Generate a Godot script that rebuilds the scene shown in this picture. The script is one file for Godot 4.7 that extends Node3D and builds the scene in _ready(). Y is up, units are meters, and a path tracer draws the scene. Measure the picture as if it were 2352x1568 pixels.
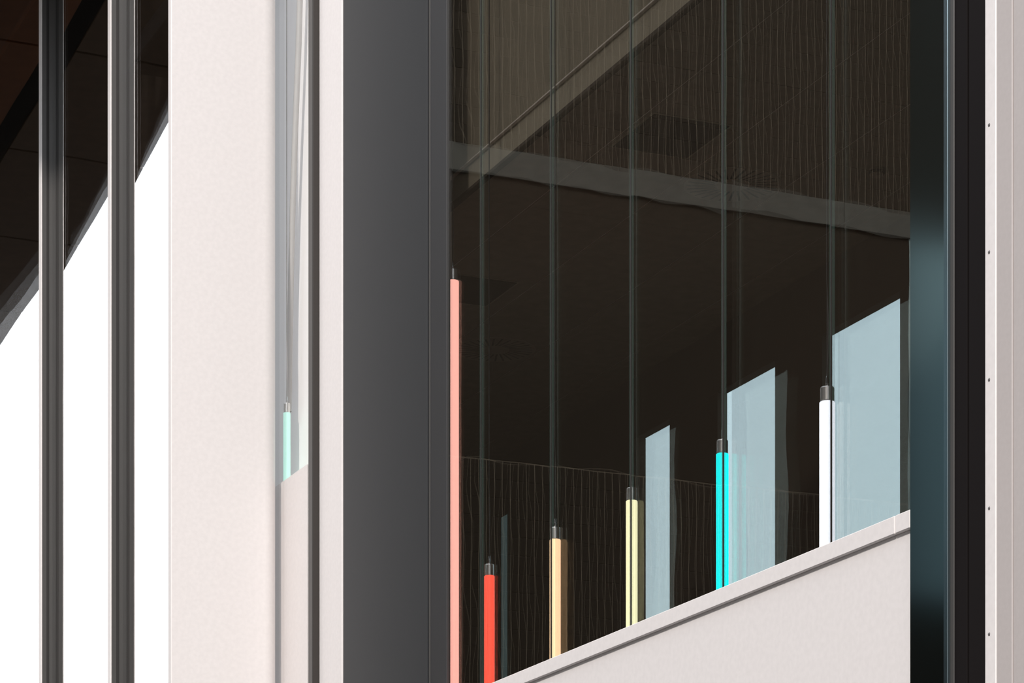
extends Node3D
# A street view up at a first-floor window: white and charcoal fins, reflective glass, coloured tube lamps hung behind it.
# The facade lies in the plane z = ZF and runs along x; the camera stands in the street at the origin, 1.6 m up.

const F := 6500.0            # focal length in pixels of the 2352 x 1568 frame
const HORIZON := 2696.0      # picture row of the eye level
const EYE := 1.6
const ZF := -7.36            # the glass line
const TURN := 0.40260        # angle between the view axis and the facade

var M := {}
var unit_box: BoxMesh
var used := {}
var rng := RandomNumberGenerator.new()


# ---------- positions: a pixel gives a direction, the plane it lies on gives the distance ----------
func ray(px: float, py := HORIZON) -> Vector3:
	var s := (px - 1176.0) / F
	return Vector3(-cos(TURN) + sin(TURN) * s, (HORIZON - py) / F, -(sin(TURN) + cos(TURN) * s))

func xat(px: float, z: float) -> float:
	var d := ray(px)
	return d.x * z / d.z

func zat(px: float, x: float) -> float:
	var d := ray(px)
	return d.z * x / d.x

func on_z(px: float, py: float, z: float) -> Vector3:
	var d := ray(px, py)
	return d * (z / d.z) + Vector3(0, EYE, 0)

func on_y(px: float, py: float, y: float) -> Vector3:
	var d := ray(px, py)
	return d * ((y - EYE) / d.y) + Vector3(0, EYE, 0)


# ---------- builders ----------
func numbered(called: String) -> String:
	used[called] = used.get(called, 0) + 1
	return called if used[called] == 1 else "%s_%03d" % [called, used[called] - 1]

func tag(o: Node, label: String, category := "", group := "", kind := "") -> Node:
	if label: o.set_meta("label", label)
	if category: o.set_meta("category", category)
	if group: o.set_meta("group", group)
	if kind: o.set_meta("kind", kind)
	return o

func base(called: String, at := Vector3.ZERO) -> Node3D:
	var o := Node3D.new()
	o.name = numbered(called)
	add_child(o)
	o.position = at
	return o

func put(called: String, mesh: Mesh, m: Material, parent: Node3D, at := Vector3.ZERO, size := Vector3.ONE) -> MeshInstance3D:
	var o := MeshInstance3D.new()
	o.name = called if parent != self else numbered(called)
	o.mesh = mesh
	o.material_override = m
	parent.add_child(o, true)
	o.position = at
	o.scale = size
	return o

# a box with bevelled edges between two corners, given in the axes of its parent
func bev(lo: Vector3, hi: Vector3, b := 0.004) -> ArrayMesh:
	var st := SurfaceTool.new()
	st.begin(Mesh.PRIMITIVE_TRIANGLES)
	var c := (lo + hi) / 2.0
	var h := (hi - lo).abs() / 2.0
	b = minf(b, minf(h.x, minf(h.y, h.z)) * 0.45)
	var face := func(pts: Array):
		var n: Vector3 = (pts[1] - pts[0]).cross(pts[2] - pts[0])
		var mid: Vector3 = Vector3.ZERO
		for p in pts: mid += p
		if n.dot(mid) > 0: pts.reverse()      # front faces run clockwise
		var nn := mid.normalized()
		n = (pts[1] - pts[0]).cross(pts[2] - pts[0]).normalized()
		nn = -n
		for k in range(1, pts.size() - 1):
			for p in [pts[0], pts[k], pts[k + 1]]:
				st.set_normal(nn)
				st.add_vertex(p + c)
	var e := h - Vector3(b, b, b)
	for ax in 3:
		var a1 := (ax + 1) % 3
		var a2 := (ax + 2) % 3
		for s in [-1.0, 1.0]:
			var q := []
			for k in [[-1, -1], [1, -1], [1, 1], [-1, 1]]:
				var v := Vector3.ZERO
				v[ax] = s * h[ax]; v[a1] = k[0] * e[a1]; v[a2] = k[1] * e[a2]
				q.append(v)
			face.call(q)
			for s2 in [-1.0, 1.0]:            # edge along a2 between faces ax and a1
				var v1 := Vector3.ZERO
				v1[ax] = s * h[ax]; v1[a1] = s2 * e[a1]
				var v2 := Vector3.ZERO
				v2[ax] = s * e[ax]; v2[a1] = s2 * h[a1]
				var d := Vector3.ZERO
				d[a2] = e[a2]
				face.call([v1 - d, v2 - d, v2 + d, v1 + d])
	for sx in [-1.0, 1.0]:
		for sy in [-1.0, 1.0]:
			for sz in [-1.0, 1.0]:
				face.call([Vector3(sx * h.x, sy * e.y, sz * e.z), Vector3(sx * e.x, sy * h.y, sz * e.z), Vector3(sx * e.x, sy * e.y, sz * h.z)])
	return st.commit()

func block(called: String, lo: Vector3, hi: Vector3, m: Material, parent: Node3D, b := 0.004) -> MeshInstance3D:
	var l := Vector3(minf(lo.x, hi.x), minf(lo.y, hi.y), minf(lo.z, hi.z)) - parent.position * (1.0 if parent != self else 0.0)
	var g := Vector3(maxf(lo.x, hi.x), maxf(lo.y, hi.y), maxf(lo.z, hi.z)) - parent.position * (1.0 if parent != self else 0.0)
	var mid := (l + g) / 2.0
	return put(called, bev(l - mid, g - mid, b), m, parent, mid)

# a sub-part: corners in world axes, under a part that is itself only moved
func sub(called: String, lo: Vector3, hi: Vector3, m: Material, part: Node3D, b := 0.003) -> MeshInstance3D:
	var off: Vector3 = part.position + (part.get_parent() as Node3D).position
	var mid := (lo + hi) / 2.0
	return put(called, bev(lo - mid, hi - mid, b), m, part, mid - off)

# a sheet of glass in the plane z, very slightly bowed and wavy as toughened glass is
func sheet(x0: float, x1: float, y0: float, y1: float, z: float, bow: float, tilt: float, lean: float, wave: float, seed_: float, m: Material, parent: Node3D, called := "pane") -> MeshInstance3D:
	var nx := 28
	var ny := 64
	var mx := (x0 + x1) / 2.0
	var my := (y0 + y1) / 2.0
	var w := x1 - x0
	var f := func(x: float, y: float) -> float:
		var u := 2.0 * (x - mx) / w
		var k := bow * (1.0 - u * u) + tilt * (x - mx) + lean * (y - my)
		k += wave * 0.16 * sin(5.1 * y + 1.7 * x + seed_) + wave * 0.09 * sin(9.3 * y - 4.0 * x + 2.3 * seed_) + wave * 0.22 * sin(2.3 * y + 0.7 * seed_) * u
		return k
	var v := PackedVector3Array()
	var n := PackedVector3Array()
	var idx := PackedInt32Array()
	for j in ny + 1:
		for i in nx + 1:
			var x := lerpf(x0, x1, float(i) / nx)
			var y := lerpf(y0, y1, float(j) / ny)
			v.append(Vector3(x - mx, y - my, f.call(x, y)))
			n.append(Vector3(-(f.call(x + 0.01, y) - f.call(x - 0.01, y)) / 0.02, -(f.call(x, y + 0.01) - f.call(x, y - 0.01)) / 0.02, 1.0).normalized())
	for j in ny:
		for i in nx:
			var a := j * (nx + 1) + i
			idx.append_array([a, a + nx + 1, a + 1, a + 1, a + nx + 1, a + nx + 2])
	var arr := []
	arr.resize(Mesh.ARRAY_MAX)
	arr[Mesh.ARRAY_VERTEX] = v
	arr[Mesh.ARRAY_NORMAL] = n
	arr[Mesh.ARRAY_INDEX] = idx
	var mesh := ArrayMesh.new()
	mesh.add_surface_from_arrays(Mesh.PRIMITIVE_TRIANGLES, arr)
	var off := Vector3.ZERO
	var q: Node = parent
	while q != self:
		off += (q as Node3D).position
		q = q.get_parent()
	return put(called, mesh, m, parent, Vector3(mx, my, z) - off)

# an upright prism over a plan outline of (x, z) points, smooth where told
func prism(plan: Array, y0: float, y1: float) -> ArrayMesh:
	var st := SurfaceTool.new()
	st.begin(Mesh.PRIMITIVE_TRIANGLES)
	var n := plan.size()
	for k in n:
		var a: Vector2 = plan[k]
		var b: Vector2 = plan[(k + 1) % n]
		var q := [Vector3(a.x, y0, a.y), Vector3(a.x, y1, a.y), Vector3(b.x, y1, b.y), Vector3(b.x, y0, b.y)]
		var ns := []
		for e in [k, k, (k + 1) % n, (k + 1) % n]:
			var own := Vector2(-(b - a).y, (b - a).x).normalized()
			var before: Vector2 = plan[e] - plan[(e + n - 1) % n]
			var after: Vector2 = plan[(e + 1) % n] - plan[e]
			if before.normalized().dot(after.normalized()) > 0.9:
				own = (Vector2(-before.y, before.x).normalized() + Vector2(-after.y, after.x).normalized()).normalized()
			ns.append(Vector3(own.x, 0, own.y))
		for w in [0, 1, 2, 0, 2, 3]:
			st.set_normal(ns[w])
			st.add_vertex(q[w])
	var flat := PackedVector2Array(plan)
	var tri := Geometry2D.triangulate_polygon(flat)
	for y in [y0, y1]:
		for i in tri:
			st.set_normal(Vector3(0, -1 if y == y0 else 1, 0))
			st.add_vertex(Vector3(flat[i].x, y, flat[i].y))
	return st.commit()

# a lathed shape round the y axis: profile of (radius, height)
func lathe(profile: Array, sides := 28) -> ArrayMesh:
	var st := SurfaceTool.new()
	st.begin(Mesh.PRIMITIVE_TRIANGLES)
	for k in profile.size() - 1:
		var a: Vector2 = profile[k]
		var b: Vector2 = profile[k + 1]
		var t := (b - a).normalized()
		var nr := t.y
		var ny := -t.x
		for i in sides:
			var p := TAU * i / sides
			var q := TAU * (i + 1) / sides
			var pts := [Vector3(a.x * cos(p), a.y, a.x * sin(p)), Vector3(b.x * cos(p), b.y, b.x * sin(p)), Vector3(b.x * cos(q), b.y, b.x * sin(q)), Vector3(a.x * cos(q), a.y, a.x * sin(q))]
			var ns := [Vector3(nr * cos(p), ny, nr * sin(p)), Vector3(nr * cos(p), ny, nr * sin(p)), Vector3(nr * cos(q), ny, nr * sin(q)), Vector3(nr * cos(q), ny, nr * sin(q))]
			for w in [0, 2, 1, 0, 3, 2]:
				st.set_normal(ns[w])
				st.add_vertex(pts[w])
	return st.commit()

# a round bar swept along points
func wire(pts: Array, r: float, sides := 8) -> ArrayMesh:
	var st := SurfaceTool.new()
	st.begin(Mesh.PRIMITIVE_TRIANGLES)
	for k in pts.size() - 1:
		for i in sides:
			var o := []
			for e in [[k, i], [k + 1, i], [k + 1, i + 1], [k, i + 1]]:
				var a: float = TAU * e[1] / sides
				var d := Vector3(cos(a), 0, sin(a))
				o.append([pts[e[0]] + d * r, d])
			for w in [0, 2, 1, 0, 3, 2]:
				st.set_normal(o[w][1])
				st.add_vertex(o[w][0])
	return st.commit()


# ---------- materials ----------
func speckle(freq: float, lo: float, hi: float, seed_: int) -> NoiseTexture2D:
	var n := FastNoiseLite.new()
	n.seed = seed_
	n.frequency = freq
	n.fractal_octaves = 4
	var t := NoiseTexture2D.new()
	t.width = 256
	t.height = 256
	t.seamless = true
	t.noise = n
	var g := Gradient.new()
	g.set_color(0, Color(lo, lo, lo))
	g.set_color(1, Color(hi, hi, hi))
	t.color_ramp = g
	return t

func mat(called: String, lin: Color, rough := 0.6, metal := 0.0, grain: Texture2D = null, grain_scale := 1.0) -> StandardMaterial3D:
	var m := StandardMaterial3D.new()
	m.resource_name = called
	m.albedo_color = lin.linear_to_srgb()
	m.roughness = rough
	m.metallic = metal
	if rough >= 0.7: m.metallic_specular = 0.15
	if grain:
		m.albedo_texture = grain
		m.uv1_triplanar = true
		m.uv1_world_triplanar = true
		m.uv1_scale = Vector3.ONE * grain_scale
	M[called] = m
	return m

# coated glass: a share of the light is mirrored, the rest passes straight on
func coated(called: String, share: float, tint: Color) -> ORMMaterial3D:
	var im := Image.create(4, 4, false, Image.FORMAT_RGB8)
	im.fill(Color(1, 0, 1))
	var m := ORMMaterial3D.new()
	m.resource_name = called
	m.orm_texture = ImageTexture.create_from_image(im)
	m.transparency = BaseMaterial3D.TRANSPARENCY_ALPHA
	m.cull_mode = BaseMaterial3D.CULL_DISABLED
	m.albedo_color = Color(tint.r, tint.g, tint.b, share)
	M[called] = m
	return m

func materials() -> void:
	var fine := speckle(0.05, 0.97, 1.0, 3)
	var mottle := speckle(0.02, 0.90, 1.0, 8)
	mat("white_panel", Color(0.84, 0.795, 0.78), 0.45, 0.0, fine, 1.5)
	mat("cladding_grey", Color(0.50, 0.455, 0.44), 0.6, 0.0, fine, 2.0)
	mat("charcoal", Color(0.032, 0.034, 0.037), 0.45, 0.0, fine, 3.0)
	mat("charcoal_dark", Color(0.026, 0.026, 0.028), 0.5, 0.0, fine, 3.0)
	mat("frame_black", Color(0.012, 0.010, 0.010), 0.7, 0.0, fine, 3.0)
	M.charcoal.metallic_specular = 0.35
	mat("gasket", Color(0.012, 0.010, 0.009), 0.6)
	mat("mullion_grey", Color(0.058, 0.055, 0.052), 0.4, 0.0, fine, 3.0)
	mat("mullion_brown", Color(0.030, 0.024, 0.020), 0.5, 0.0, fine, 3.0)
	mat("bare_metal", Color(0.5, 0.55, 0.58), 0.25, 1.0)
	mat("post_gloss", Color(0.26, 0.33, 0.35), 0.10, 1.0)
	mat("trim_blue", Color(0.42, 0.55, 0.62), 0.2, 1.0)
	mat("glass_edge", Color(0.16, 0.28, 0.24), 0.4, 0.0)
	M.glass_edge.transparency = BaseMaterial3D.TRANSPARENCY_ALPHA
	M.glass_edge.albedo_color.a = 0.10
	mat("chrome", Color(0.72, 0.71, 0.69), 0.3, 1.0)
	mat("cable", Color(0.02, 0.02, 0.02), 0.5)
	mat("strap_grey", Color(0.42, 0.42, 0.41), 0.5)
	mat("screw", Color(0.12, 0.11, 0.11), 0.5)
	mat("ceiling_plank", Color(0.17, 0.138, 0.105), 0.8, 0.0, mottle, 1.2)
	mat("ceiling_grid", Color(0.42, 0.37, 0.31), 0.6)
	mat("bulkhead", Color(0.15, 0.13, 0.095), 0.7, 0.0, fine, 1.0)
	mat("bulkhead_trim", Color(0.20, 0.175, 0.13), 0.7)
	mat("vent_dark", Color(0.030, 0.024, 0.020), 0.8)
	mat("diffuser_plate", Color(0.19, 0.155, 0.12), 0.7)
	mat("slot_dark", Color(0.012, 0.010, 0.009), 0.8)
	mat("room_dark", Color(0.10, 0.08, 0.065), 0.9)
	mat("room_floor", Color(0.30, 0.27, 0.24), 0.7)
	mat("room_white", Color(0.95, 0.94, 0.93), 0.7)
	mat("street", Color(0.20, 0.19, 0.18), 0.85, 0.0, mottle, 0.3)
	mat("soffit_brown", Color(0.095, 0.062, 0.040), 0.7, 0.0, mottle, 0.6)
	mat("soffit_red", Color(0.15, 0.062, 0.030), 0.7, 0.0, mottle, 0.6)
	mat("soffit_gap", Color(0.008, 0.007, 0.006), 0.9)
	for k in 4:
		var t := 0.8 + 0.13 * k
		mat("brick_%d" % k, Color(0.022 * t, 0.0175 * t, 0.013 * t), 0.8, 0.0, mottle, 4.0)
	mat("render_brown", Color(0.16, 0.125, 0.10), 0.85, 0.0, mottle, 0.5)
	mat("mortar", Color(0.10, 0.085, 0.066), 0.9)
	mat("concrete_band", Color(0.066, 0.066, 0.060), 0.8, 0.0, mottle, 0.5)
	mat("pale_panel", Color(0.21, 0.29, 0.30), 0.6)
	coated("window_glass", 0.29, Color(1.0, 0.99, 0.96))
	coated("clear_glass", 0.10, Color(1, 1, 1))
	coated("mirror_glass", 0.62, Color(1, 1, 1))
	coated("mirror_glass_back", 0.45, Color(1, 1, 1))
	var g := mat("tinted_pane", Color(0.50, 0.64, 0.67), 0.0)
	g.albedo_color.a = 0.0
	g.transparency = BaseMaterial3D.TRANSPARENCY_ALPHA
	g.refraction_enabled = true
	g.refraction_scale = 0.05
	var d := mat("ghost_pane", Color(0.035, 0.055, 0.055), 0.0)  # dark tint imitates a dim ghost reflection in the glass
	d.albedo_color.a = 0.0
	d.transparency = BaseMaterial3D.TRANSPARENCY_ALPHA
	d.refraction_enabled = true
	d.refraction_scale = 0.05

func glow(called: String, lin: Color, power: float) -> StandardMaterial3D:
	var m := mat(called, Color(lin.r * 0.7, lin.g * 0.7, lin.b * 0.7), 0.35)
	m.emission_enabled = true
	m.emission = lin.linear_to_srgb()
	m.emission_energy_multiplier = power
	return m


# ---------- things ----------
func pendant(px: float, py: float, length: float, radius: float, lin: Color, power: float, label: String, z: float, lean := 0.0) -> Node3D:
	var top := on_z(px, py, z)
	var o := base("pendant_tube_lamp", top - Vector3(0, length, 0))
	tag(o, label, "tube lamp", "coloured tube lamps hung along the window")
	var m := glow("tube_%d" % used["pendant_tube_lamp"], lin, power)
	var r := radius
	put("diffuser_tube", lathe([Vector2(0.001, 0.0), Vector2(r * 0.9, 0.0), Vector2(r, 0.004), Vector2(r, length - 0.004), Vector2(r * 0.9, length), Vector2(0.001, length)]), m, o)
	var c := put("end_cap", lathe([Vector2(r * 0.86, 0.0), Vector2(r * 0.9, 0.004), Vector2(r * 0.9, 0.072), Vector2(r * 0.84, 0.078), Vector2(r * 0.2, 0.079), Vector2(r * 0.17, 0.11), Vector2(0.001, 0.111)]), M.chrome, o, Vector3(0, length, 0))
	put("cable_grip", lathe([Vector2(0.008, 0.0), Vector2(0.008, 0.03), Vector2(0.004, 0.04), Vector2(0.001, 0.041)], 12), M.bare_metal, c, Vector3(0, 0.10, 0))
	put("end_cap", lathe([Vector2(0.001, -0.05), Vector2(r * 0.84, -0.05), Vector2(r * 0.9, -0.045), Vector2(r * 0.9, 0.0)]), M.chrome, o)
	var rise := 1.6 + 10.7 - top.y - 0.1
	put("suspension_cable", wire([Vector3(0, 0, 0), Vector3(0, rise, 0)], 0.0035), M.cable, o, Vector3(0, length + 0.1, 0))
	var pts := []
	for k in 13:
		var t := k / 12.0
		pts.append(Vector3(0.018 * sin(PI * t) + 0.006, t * 0.55, 0.006))
	for k in range(1, 3):
		pts.append(Vector3(0.006, 0.55 + (rise - 0.55) * k / 2.0, 0.006))
	put("power_cord", wire(pts, 0.003), M.cable, o, Vector3(0, length + 0.09, 0))
	o.rotation.z = lean
	var l := OmniLight3D.new()
	l.name = "tube_light"
	l.light_color = lin.linear_to_srgb()
	l.light_energy = 0.05
	l.omni_range = 30.0
	l.omni_attenuation = 2.0
	l.light_size = 0.0
	l.shadow_enabled = true
	o.add_child(l)
	l.position = Vector3(-0.91, 0, -0.42) * (r + 0.03) + Vector3(0, length * 0.4, 0)
	return o


func _ready() -> void:
	rng.seed = 41
	unit_box = BoxMesh.new()
	# ----- camera: level, the lens shifted up so that uprights stay upright -----
	var cam := Camera3D.new()
	cam.name = "camera"
	add_child(cam)
	cam.position = Vector3(0, EYE, 0)
	cam.look_at(Vector3(-cos(TURN), EYE, -sin(TURN)))
	cam.projection = Camera3D.PROJECTION_FRUSTUM
	cam.near = 0.1
	cam.far = 400.0
	cam.size = 0.1 * 1568.0 / F
	cam.frustum_offset = Vector2(0, 0.1 * (HORIZON - 784.0) / F)
	cam.current = true
	# ----- sky, sun, exposure -----
	var env := Environment.new()
	env.background_mode = Environment.BG_SKY
	var sky := Sky.new()
	var sm := ProceduralSkyMaterial.new()
	sm.sky_top_color = Color(0.93, 0.96, 1.0)
	sm.sky_horizon_color = Color(1.0, 0.985, 0.965)
	sm.sky_curve = 0.2
	sm.ground_horizon_color = Color(0.6, 0.58, 0.56)
	sm.ground_bottom_color = Color(0.5, 0.48, 0.46)
	sm.energy_multiplier = 1.9
	sky.sky_material = sm
	env.sky = sky
	env.tonemap_mode = Environment.TONE_MAPPER_LINEAR
	env.tonemap_exposure = 1.0
	env.sdfgi_enabled = true
	env.ssao_enabled = true
	env.ssil_enabled = true
	var we := WorldEnvironment.new()
	we.name = "world"
	we.environment = env
	add_child(we)
	var sun := DirectionalLight3D.new()
	sun.name = "sun"
	add_child(sun)
	sun.look_at_from_position(Vector3(5.1, 5.0, 5.1), Vector3.ZERO)
	sun.light_color = Color(1.0, 0.965, 0.935)
	sun.light_energy = 0.92
	sun.light_angular_distance = 3.0
	sun.shadow_enabled = true
	materials()

	structure()
	left_side()
	main_window()
	right_side()
	room()
	opposite()
	added_street_row()
	lamps()


func structure() -> void:
	var s := block("ground", Vector3(-120, -0.3, -60), Vector3(60, 0.0, 60), M.street, self)
	tag(s, "grey paved street in front of the building", "", "", "structure")
	# the building's solid body behind and below the glazing
	var b := block("wall_base", Vector3(-70, 0.0, ZF - 0.35), Vector3(10, 3.2, ZF - 0.05), M.charcoal_dark, self)
	tag(b, "dark ground floor wall below the glazing", "", "", "structure")


func left_side() -> void:
	# reflective glazing at the far left, three bays between slim uprights
	var y0 := 3.2
	var y1 := 15.25
	var w := base("window_1", Vector3(-30, 3.2, ZF))
	tag(w, "tall reflective glazing with two slim dark uprights", "", "", "structure")
	var edges := [xat(-170, ZF), xat(108, ZF), xat(270, ZF), xat(396, ZF)]
	var back := xat(640, ZF)
	block("back_panel", Vector3(edges[0] - 8, y0, ZF - 0.50), Vector3(back - 0.9, y1, ZF - 0.44), M.room_dark, w)
	for k in 3:
		var p := sheet(edges[k], edges[k + 1], y0, y1, ZF, [0.010, 0.006, 0.004][k], [0.005, 0.0, 0.0][k], 0.0, 0.0006, 1.3 + k, M.mirror_glass, w)
		sheet(edges[k], edges[k + 1], y0, y1, ZF - 0.022, [0.011, 0.008, 0.006][k], -0.006, 0.0004, 0.0012, 4.1 + 2.0 * k, M.mirror_glass_back, p, "inner_pane")
	for e in [[97.0, 121.0], [256.5, 282.5]]:
		# the side seen from the right spans these columns at the upright's own x
		var x := xat(e[1], ZF)
		var zf := zat(e[0], x)
		var m := block("mullion", Vector3(x - 0.10, y0, ZF - 0.05), Vector3(x, y1, zf), M.mullion_grey, w)
		sub("sunlit_front", Vector3(x - 0.105, y0, zf), Vector3(x + 0.002, y1, zf + 0.012), M.white_panel, m)  # white front face stands in for sunlight on the upright
		var zm := lerpf(ZF, zf, 0.5)
		sub("groove", Vector3(x - 0.02, y0, zm - 0.018), Vector3(x + 0.003, y1, zm + 0.012), M.gasket, m)
	# white fin: its broad side faces the camera
	# and turns in a round edge towards the glass
	var rr := 0.13
	var d2 := Vector2(ray(632).x, ray(632).z).normalized()
	var nn := Vector2(-d2.y, d2.x)
	var cz := ZF + 0.025 + rr
	var cx := (-rr - cz * nn.y) / nn.x
	var xw := cx + rr
	var zw := zat(393, xw)
	var plan := [Vector2(xw - 0.085, zw - 0.004), Vector2(xw - 0.081, zw), Vector2(xw - 0.006, zw), Vector2(xw, zw - 0.006)]
	for k in 13:
		var t := PI / 2 * k / 12.0
		plan.append(Vector2(cx + rr * cos(t), cz - rr * sin(t)))
	plan.append(Vector2(cx - 0.02, cz - rr))
	plan.append(Vector2(cx - 0.02, cz + 0.05))
	plan.append(Vector2(xw - 0.085, cz + 0.10))
	var local := []
	for p in plan: local.append(p - Vector2(xw, zw))
	var f := put("trim_1", prism(local, 0.0, y1 - y0), M.white_panel, self, Vector3(xw, y0, zw))
	tag(f, "deep white metal fin beside the reflective glazing", "", "", "structure")
	# narrow pane between the white fin and the white strip
	xw = xat(632, ZF) - 0.1
	var n := base("window_2", Vector3(xw, y0, ZF))
	tag(n, "narrow window between the white fin and a dark upright", "", "", "structure")
	var xn := xat(708, ZF)
	var p2 := sheet(xw, xn + 0.05, y0, 12.4, ZF, 0.0, 0.0, 0.0, 0.0005, 7.7, M.clear_glass, n)
	sheet(xw, xn + 0.05, y0, 12.4, ZF - 0.022, 0.0006, 0.0, 0.0, 0.001, 2.2, M.clear_glass, p2, "inner_pane")
	var zmf := ZF + 0.06
	var xa := xat(708, zmf)
	var xb := xat(717, zmf)
	var m2 := block("mullion", Vector3(xa, y0, ZF - 0.06), Vector3(xb, 12.4, zmf), M.mullion_grey, n)
	sub("side_gasket", Vector3(xb - 0.01, y0, ZF - 0.06), Vector3(xb + 0.012, 12.4, zmf - 0.006), M.mullion_brown, m2)
	# white strip running in behind the charcoal fin
	var t := block("trim_2", Vector3(xb + 0.012, y0, ZF - 0.03), Vector3(xat(787, ZF), 12.4, ZF + 0.006), M.white_panel, self, 0.01)
	tag(t, "narrow white wall strip beside the charcoal fin", "", "", "structure")
	# charcoal fin
	var zc := ZF + 0.012
	var xc := xat(1025, zc)
	var c := base("trim_3", Vector3(xc, y0, ZF))
	tag(c, "broad charcoal metal panel beside the tube lamp window", "", "", "structure")
	block("panel", Vector3(xat(788, zc), y0, ZF - 0.02), Vector3(xat(981, zc), 12.4, zc), M.charcoal, c, 0.004)
	block("joint", Vector3(xat(981, zc), y0, ZF - 0.02), Vector3(xat(985, zc), 12.4, zc - 0.012), M.gasket, c, 0.001)
	block("edge_strip", Vector3(xat(985, zc), y0, ZF - 0.02), Vector3(xat(988, zc), 12.4, zc), M.mullion_grey, c, 0.002)
	block("frame_panel", Vector3(xat(988, zc), y0, ZF - 0.02), Vector3(xc, 12.4, zc - 0.002), M.charcoal_dark, c, 0.003)
	# the white partition seen through the narrow pane
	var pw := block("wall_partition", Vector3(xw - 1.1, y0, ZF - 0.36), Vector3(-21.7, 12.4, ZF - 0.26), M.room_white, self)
	tag(pw, "white partition wall behind the narrow window", "", "", "structure")
	# roof overhang far above: brown boards, mirrored in the left glazing
	var ys := EYE + 13.7
	var so := base("soffit", Vector3(-40, ys, ZF))
	tag(so, "dark brown boarded underside of the roof overhang", "", "", "structure")
	block("deck", Vector3(-75, ys + 0.05, ZF - 4.0), Vector3(-25.2, ys + 0.5, ZF + 3.10), M.soffit_gap, so)
	var x0 := -33.9 + 3.55 * 2
	for k in 13:
		var xr := x0 - 3.55 * k
		block("outer_board", Vector3(xr - 3.49, ys, ZF + 1.28), Vector3(xr, ys + 0.06, ZF + 3.12), M.soffit_brown, so)
		block("inner_board", Vector3(xr - 3.49, ys, ZF - 0.5), Vector3(xr, ys + 0.06, ZF + 0.98), M.soffit_red, so)
	block("drip_rail", Vector3(-75, ys + 0.02, ZF + 0.98), Vector3(-25.2, ys + 0.06, ZF + 1.28), M.soffit_gap, so)
	var wu := block("wall_upper", Vector3(-75, y1 + 0.01, ZF - 0.4), Vector3(-10, ys + 0.05, ZF - 0.05), M.charcoal_dark, self)
	tag(block("wall_above", Vector3(-23.2, 12.61, ZF - 0.4), Vector3(-2, 15.26, ZF - 0.05), M.charcoal, self), "dark wall above the tube lamp window", "", "", "structure")
	tag(wu, "dark wall above the glazing under the roof", "", "", "structure")


func main_window() -> void:
	var y0 := 3.4
	var y1 := 12.4
	var w := base("window_3", Vector3(-15, y0, ZF))
	tag(w, "wide window of frameless joined panes with tube lamps inside", "", "", "structure")
	var px := [1025.0, 1104.0, 1265.0, 1448.0, 1660.0, 1908.0, 2200.0]
	var bow_in := [0.0, 0.0008, 0.0010, 0.0010, 0.0016, 0.0012]
	var tilt_in := [0.0, 0.0, 0.0005, 0.0003, 0.0006, 0.0005]
	for k in 6:
		var a := xat(px[k], ZF)
		var b := xat(px[k + 1], ZF)
		var p := sheet(a + 0.006, b - 0.006, y0, y1, ZF, 0.0, 0.0, 0.0, 0.00025, 0.4 + 1.9 * k, M.window_glass, w)
		sheet(a + 0.006, b - 0.006, y0, y1, ZF - [0.010, 0.012, 0.024, 0.020, 0.055, 0.044][k], bow_in[k], tilt_in[k], 0.0, 0.0016, 3.0 + 2.7 * k, M.window_glass, p, "inner_pane")
		if k > 0:
			# butt joint: black sealant between two polished glass edges
			var j := block("joint", Vector3(a - 0.004, y0, ZF - 0.008), Vector3(a + 0.004, y1, ZF + 0.001), M.gasket, w, 0.001)
			sub("glass_edge", Vector3(a + 0.010, y0, ZF - 0.012), Vector3(a + 0.024, y1, ZF - 0.002), M.glass_edge, j, 0.001)
			sub("glass_edge", Vector3(a - 0.024, y0, ZF - 0.012), Vector3(a - 0.010, y1, ZF - 0.002), M.glass_edge, j, 0.001)
	# light panel below the glass with a paler coping
	var ysill := on_z(1610, 1369, ZF + 0.04).y
	var s := base("wall_front", Vector3(-15, 3.2, ZF))
	tag(s, "pale grey panel below the window with a white coping", "", "", "structure")
	var xr := xat(2091, ZF + 0.04)
	var xl := xat(1025, ZF) + 0.005
	var seam := xat(2055, ZF + 0.045)
	var h := 0.092
	block("panel", Vector3(xl, 3.0, ZF + 0.004), Vector3(xr, ysill - h, ZF + 0.022), M.white_panel, s, 0.003)
	block("coping", Vector3(xl, ysill - h, ZF + 0.003), Vector3(seam - 0.003, ysill, ZF + 0.045), M.white_panel, s, 0.004)
	block("coping", Vector3(seam + 0.003, ysill - h, ZF + 0.003), Vector3(xr, ysill, ZF + 0.045), M.white_panel, s, 0.004)
	block("backing", Vector3(xl, 3.0, ZF - 0.25), Vector3(xr + 0.4, ysill - 0.12, ZF - 0.06), M.room_dark, s)


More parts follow.
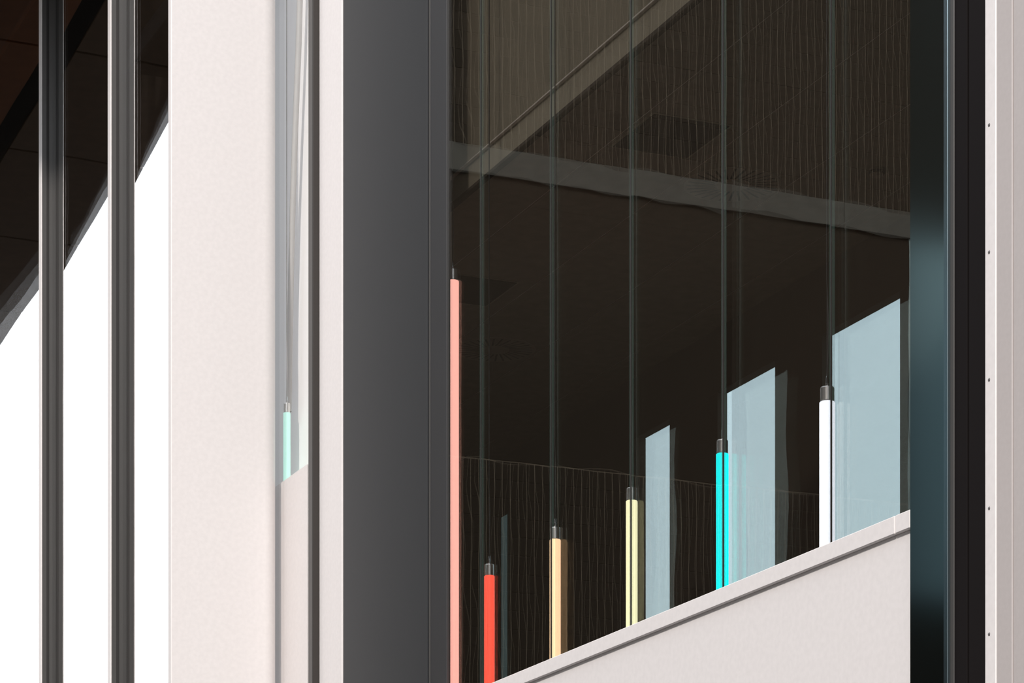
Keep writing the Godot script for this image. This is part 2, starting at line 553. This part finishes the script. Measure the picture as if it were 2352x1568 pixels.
func right_side() -> void:
	var y0 := 3.0
	var y1 := 12.4
	var z1 := ZF + 0.06
	var f := base("window_frame", Vector3(-12, y0, ZF))
	f.name = "trim_4"
	tag(f, "glossy dark window post with bluish metal strips", "", "", "structure")
	block("post", Vector3(xat(2090, z1), y0, ZF - 0.05), Vector3(xat(2160, z1), y1, z1), M.post_gloss, f, 0.003)
	block("metal_strip", Vector3(xat(2160, z1), y0, ZF - 0.05), Vector3(xat(2170, z1 + 0.004), y1, z1 + 0.004), M.post_gloss, f, 0.003)
	block("metal_strip", Vector3(xat(2170, z1), y0, ZF - 0.05), Vector3(xat(2176, z1 + 0.008), y1, z1 + 0.008), M.trim_blue, f, 0.003)
	block("gasket", Vector3(xat(2176, z1), y0, ZF - 0.05), Vector3(xat(2184, z1), y1, z1 - 0.004), M.gasket, f, 0.002)
	block("metal_strip", Vector3(xat(2184, z1), y0, ZF - 0.05), Vector3(xat(2191, z1 + 0.004), y1, z1 + 0.004), M.mullion_grey, f, 0.003)
	block("frame", Vector3(xat(2191, z1), y0, ZF - 0.05), Vector3(xat(2221, z1), y1, z1), M.frame_black, f, 0.003)
	block("groove", Vector3(xat(2221, z1), y0, ZF - 0.05), Vector3(xat(2226, z1), y1, z1 - 0.015), M.gasket, f, 0.001)
	block("frame", Vector3(xat(2226, z1), y0, ZF - 0.05), Vector3(xat(2264, z1), y1, z1 + 0.002), M.frame_black, f, 0.003)
	# white jamb trim with its row of screws
	var z2 := ZF + 0.10
	var j := base("trim_5", Vector3(-11.4, y0, ZF))
	tag(j, "white metal jamb trim with a row of small screws", "", "", "structure")
	block("face", Vector3(xat(2262, z2), y0, ZF - 0.1), Vector3(xat(2287, z2), y1, z2), M.white_panel, j, 0.004)
	block("return_face", Vector3(xat(2287, z2), y0, ZF - 0.1), Vector3(xat(2323, z2), y1, z2 - 0.004), M.cladding_grey, j, 0.004)
	for py in [-5, 287, 579, 872, 1167, 1456]:
		var p := on_z(2272, py, z2)
		var sc := put("screw", lathe([Vector2(0.001, 0.004), Vector2(0.006, 0.003), Vector2(0.009, 0.0)], 10), M.screw, j, p - j.position)
		sc.rotation.x = PI / 2
	var g := block("wall_right", Vector3(xat(2324, z2), 0.0, ZF - 0.1), Vector3(-2.0, y1, z2 - 0.008), M.cladding_grey, self, 0.006)
	tag(g, "grey wall cladding beside the white jamb trim", "", "", "structure")


func room() -> void:
	var hc := EYE + 7.0
	var zb := -7.60
	var zfar := -10.75
	var xl := -27.0
	var xr := -10.6
	var yf := 4.0
	# floor, walls, roof
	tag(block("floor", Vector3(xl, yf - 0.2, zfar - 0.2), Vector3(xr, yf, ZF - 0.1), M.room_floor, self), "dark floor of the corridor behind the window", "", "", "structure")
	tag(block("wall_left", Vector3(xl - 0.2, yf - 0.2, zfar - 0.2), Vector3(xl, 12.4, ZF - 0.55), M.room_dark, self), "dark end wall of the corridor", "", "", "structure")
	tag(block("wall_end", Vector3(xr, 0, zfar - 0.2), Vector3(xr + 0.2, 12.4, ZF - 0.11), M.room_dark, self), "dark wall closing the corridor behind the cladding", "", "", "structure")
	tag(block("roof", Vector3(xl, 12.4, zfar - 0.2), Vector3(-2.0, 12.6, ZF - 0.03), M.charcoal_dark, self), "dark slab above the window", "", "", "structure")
	# bulkhead behind the top of the glass
	var b := base("wall_bulkhead", Vector3(-17, hc, zb))
	tag(b, "beige bulkhead above the corridor ceiling", "", "", "structure")
	var ht := on_z(1030, 412, zb).y
	block("face", Vector3(-20.6, ht, zb - 0.1), Vector3(xr, 12.4, zb), M.bulkhead, b)
	block("trim_band", Vector3(-20.6, hc + 0.015, zb - 0.1), Vector3(xr, ht - 0.008, zb - 0.012), M.bulkhead_trim, b)
	block("edge_bead", Vector3(-20.6, ht - 0.010, zb - 0.02), Vector3(xr, ht + 0.004, zb + 0.008), M.ceiling_grid, b, 0.003)
	block("edge_bead", Vector3(-20.6, hc - 0.012, zb - 0.05), Vector3(xr, hc + 0.015, zb - 0.004), M.vent_dark, b, 0.003)
	# plank ceiling on pale runners
	var c := base("ceiling", Vector3(-17, hc, -9))
	tag(c, "brown plank ceiling of the corridor", "", "", "structure")
	block("runner_deck", Vector3(xl, hc + 0.006, zfar), Vector3(xr, hc + 0.1, zb - 0.05), M.ceiling_grid, c)
	var lines := [zb - 0.05, -8.14, -8.90, -9.66, -10.42, zfar]
	for k in 5:
		for i in 6:
			var xa := xl + (xr - xl) * i / 6.0
			var xb := xl + (xr - xl) * (i + 1) / 6.0
			block("plank", Vector3(xa + 0.002, hc, lines[k + 1] + 0.006), Vector3(xb - 0.002, hc + 0.02, lines[k] - 0.006), M.ceiling_plank, c, 0.002)
	# swirl diffusers in the third row of planks
	var names := ["round swirl air diffuser in the ceiling above the cyan tube lamp", "round swirl air diffuser in the ceiling above the red tube lamp"]
	var spots := [[1690.0, 425.0], [1155.0, 805.0]]
	for k in 2:
		var p := on_y(spots[k][0], spots[k][1], hc)
		p.z = -9.28
		var d := base("air_diffuser", Vector3(p.x, hc, p.z))
		tag(d, names[k], "air diffuser", "air diffusers in the corridor ceiling")
		put("plate", lathe([Vector2(0.001, -0.005), Vector2(0.345, -0.005), Vector2(0.35, 0.0)], 48), M.diffuser_plate, d)
		put("hub", lathe([Vector2(0.001, -0.016), Vector2(0.09, -0.014), Vector2(0.11, -0.005)], 32), M.diffuser_plate, d)
		for i in 28:
			var a := TAU * i / 28
			var s := put("slot", unit_box, M.slot_dark, d, Vector3(cos(a) * 0.225, -0.0052, sin(a) * 0.225), Vector3(0.20, 0.001, 0.016))
			s.rotation.y = -a + 0.12
	# dark recessed ceiling panels in the second row
	var vn := ["dark square ceiling panel above the yellow tube lamp", "dark square ceiling panel beside the pink tube lamp"]
	var vs := [on_y(1455, 298, hc).x, on_y(1130, 672, hc).x]
	for k in 2:
		var v := base("ceiling_vent", Vector3(vs[k], hc, -8.46))
		tag(v, vn[k], "ceiling vent", "dark panels in the corridor ceiling")
		block("frame", Vector3(vs[k] - 0.34, hc - 0.004, -8.76), Vector3(vs[k] + 0.34, hc, -8.16), M.bulkhead_trim, v, 0.002)
		block("grille", Vector3(vs[k] - 0.32, hc - 0.008, -8.74), Vector3(vs[k] + 0.32, hc - 0.004, -8.18), M.vent_dark, v, 0.002)
	var sd := on_y(2014, 388, hc)
	var sm := base("smoke_detector", sd)
	tag(sm, "small round smoke detector on the ceiling above the white tube lamp", "smoke detector")
	put("body", lathe([Vector2(0.001, -0.055), Vector2(0.035, -0.054), Vector2(0.05, -0.04), Vector2(0.055, 0.0)], 20), M.diffuser_plate, sm)
	put("sensing_ring", lathe([Vector2(0.046, -0.038), Vector2(0.058, -0.03), Vector2(0.058, -0.018), Vector2(0.05, -0.016)], 20), M.slot_dark, sm)
	# far wall with tall openings to the sky behind the building
	var w := base("wall_back", Vector3(-18, yf, zfar))
	tag(w, "dark far wall of the corridor with tall window openings", "", "", "structure")
	var yo := on_z(1780, 828, zfar).y
	var gaps := [[1132.0, 1165.0], [1462.0, 1538.0], [1648.0, 1780.0], [1888.0, 2067.0]]  # the first, narrow gap stands in for a ghost reflection
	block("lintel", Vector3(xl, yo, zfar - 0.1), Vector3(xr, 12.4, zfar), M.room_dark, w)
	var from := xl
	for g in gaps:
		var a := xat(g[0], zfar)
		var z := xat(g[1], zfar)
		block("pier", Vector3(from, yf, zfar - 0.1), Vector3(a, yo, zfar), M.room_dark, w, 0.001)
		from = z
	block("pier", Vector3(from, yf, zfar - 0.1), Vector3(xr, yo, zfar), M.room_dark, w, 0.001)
	for k in 4:
		var n := base("window_%d" % (4 + k), Vector3(xat(gaps[k][0], zfar), yf, zfar))
		tag(n, ["narrow dark pane standing in for a dim reflection behind the red tube lamp", "pale blue pane in the far wall beside the yellow tube lamp", "pale blue pane in the far wall behind the cyan tube lamp", "wide pale blue pane in the far wall behind the white tube lamp"][k], "", "", "structure")
		block("pane", Vector3(xat(gaps[k][0], zfar) - 0.05, yf, zfar - 0.09), Vector3(xat(gaps[k][1], zfar) + 0.05, yo + 0.05, zfar - 0.075), M.ghost_pane if k == 0 else M.tinted_pane, n, 0.001)


func opposite() -> void:
	# a dark brick building at the end of the street, seen mirrored in the window
	var x := -40.0
	var o := base("brick_building", Vector3(x, 0, 6))
	tag(o, "dark brown stack-bond brick building mirrored in the window glass", "building")
	var z0 := 0.3
	var z1 := 15.0
	var ytop := 26.0
	var yb := EYE + 15.72     # foot of the upper brickwork
	var yl := EYE + 10.95     # head of the lower brickwork
	block("body", Vector3(x - 7.0, 0, z0), Vector3(x - 0.008, ytop, z1), M.mortar, o, 0.01)
	block("band", Vector3(x - 0.008, yb - 0.44, z0), Vector3(x + 0.05, yb - 0.02, z1), M.concrete_band, o)
	block("shaded_glazing_standin", Vector3(x - 0.008, yl, z0), Vector3(x + 0.0, yb - 0.44, 9.35), M.brick_1, o)  # dark brick colour stands in for shaded glazing between the brick storeys
	block("pale_panel", Vector3(x - 0.008, yl - 1.5, 9.35), Vector3(x + 0.01, yb - 0.44, z1), M.pale_panel, o)  # pale colour stands in for bright glazing, mirrored in the window post
	var bw := 0.133
	var bh := 0.285
	var mesh := bev(Vector3(-0.02, -0.1395, -0.0575), Vector3(0.02, 0.1395, 0.0575), 0.003)
	var rest := []
	for zone in [[yb, ytop - 0.3], [yl - 0.29 * 30, yl - 0.02]]:
		var rows := int((zone[1] - zone[0]) / bh)
		for r in rows:
			var y: float = zone[0] + (r + 0.5) * bh if zone[0] == yb else zone[1] - (r + 0.5) * bh
			for k in int((z1 - z0) / bw):
				var z := z0 + (k + 0.5) * bw
				if zone[0] != yb and z > 9.35 and y > yl - 1.5: continue
				var at := Vector3(0, y, z - 6.0)
				if zone[0] == yb and r < 9 and z > 1.1 and z < 1.1 + 33 * bw:
					put("brick", mesh, M["brick_%d" % rng.randi_range(0, 3)], o, at + Vector3(-0.02 + rng.randf_range(-0.002, 0.003), 0, 0))
				else:
					rest.append(at - Vector3(0.02, 0, 0))
	var mm := MultiMesh.new()
	mm.transform_format = MultiMesh.TRANSFORM_3D
	mm.mesh = mesh
	mm.instance_count = rest.size()
	for k in rest.size():
		mm.set_instance_transform(k, Transform3D(Basis(), rest[k]))
	var mi := MultiMeshInstance3D.new()
	mi.name = "brickwork"
	mi.multimesh = mm
	mi.material_override = M.brick_1
	mi.set_meta("kind", "stuff")
	o.add_child(mi)


func added_street_row() -> void:
	# an unseen terrace added across the street, behind the camera: it keeps the low sky off the window
	var o := base("added_street_building", Vector3(0, 0, 13.5))
	tag(o, "unseen long brown rendered building added across the street to shade the glazing", "building")
	block("front_wall", Vector3(-38, 0, 13.5), Vector3(45, 18, 14.0), M.render_brown, o, 0.02)
	block("roof", Vector3(-38.2, 18, 13.3), Vector3(45.2, 18.4, 24.0), M.render_brown, o, 0.02)
	block("rear_wall", Vector3(-38, 0, 23.5), Vector3(45, 18, 24.0), M.render_brown, o, 0.02)
	for k in 18:
		for j in 4:
			var at := Vector3(-35.5 + 4.5 * k, 3.0 + 3.9 * j, 13.5)
			var f := block("window", at + Vector3(-0.8, -1.1, -0.05), at + Vector3(0.8, 1.1, -0.01), M.bare_metal, o)
			sub("pane", at + Vector3(-0.7, -1.0, -0.06), at + Vector3(0.7, 1.0, -0.05), M.pale_panel, f)


func lamps() -> void:
	var z := -7.47
	pendant(1040, 645, 3.2, 0.043, Color(0.98, 0.46, 0.38), 1.8, "long salmon pink tube lamp hung high beside the charcoal fin", z)
	pendant(1124, 1322, 1.25, 0.036, Color(0.86, 0.085, 0.05), 1.8, "red tube lamp hung between the pink and the orange one", z)
	pendant(1275, 1239, 1.25, 0.036, Color(0.98, 0.64, 0.37), 1.8, "orange tube lamp hung between the red and the yellow one", z)
	pendant(1451, 1150, 1.25, 0.036, Color(0.86, 0.82, 0.50), 1.8, "pale yellow tube lamp hung between the orange and the cyan one", z)
	pendant(1659, 1042, 1.25, 0.036, Color(0.0, 0.76, 0.76), 1.8, "cyan tube lamp hung between the yellow and the white one", z)
	pendant(1900, 923, 1.25, 0.042, Color(0.86, 0.90, 0.98), 1.8, "white tube lamp hung beside the cyan one by the window post", z)
	var m := pendant(659, 948, 0.85, 0.030, Color(0.52, 0.92, 0.80), 0.65, "pale mint tube lamp behind the narrow window", ZF - 0.12)
	# a grey strap hanging beside the mint lamp
	var za := ZF - 0.17
	var pts := []
	for p in [[690, -60], [686, 100], [678, 300], [672, 480], [667, 700], [664, 900], [663, 945]]:
		pts.append(on_z(p[0], p[1], za))
	var g := base("hanging_strap", pts[-1])
	tag(g, "grey strap hanging down to the mint tube lamp behind the narrow window", "strap")
	var loc := []
	for p in pts: loc.append(p - pts[-1])
	loc.reverse()
	put("band", wire(loc, 0.025, 10), M.strap_grey, g)
	put("hook", lathe([Vector2(0.001, -0.03), Vector2(0.010, -0.02), Vector2(0.014, 0.0), Vector2(0.001, 0.01)], 10), M.bare_metal, g)
	for c in ["suspension_cable", "power_cord"]: m.get_node(c).material_override = M.strap_grey
	m.get_node("tube_light").light_energy = 0.002
	var yp := on_z(655, 1106, ZF - 0.06).y
	var lp := block("wall_lower", Vector3(xat(615, ZF - 0.06), 3.2, ZF - 0.07), Vector3(xat(712, ZF - 0.06), yp, ZF - 0.035), M.white_panel, self)
	tag(lp, "white panel behind the lower part of the narrow window", "", "", "structure")
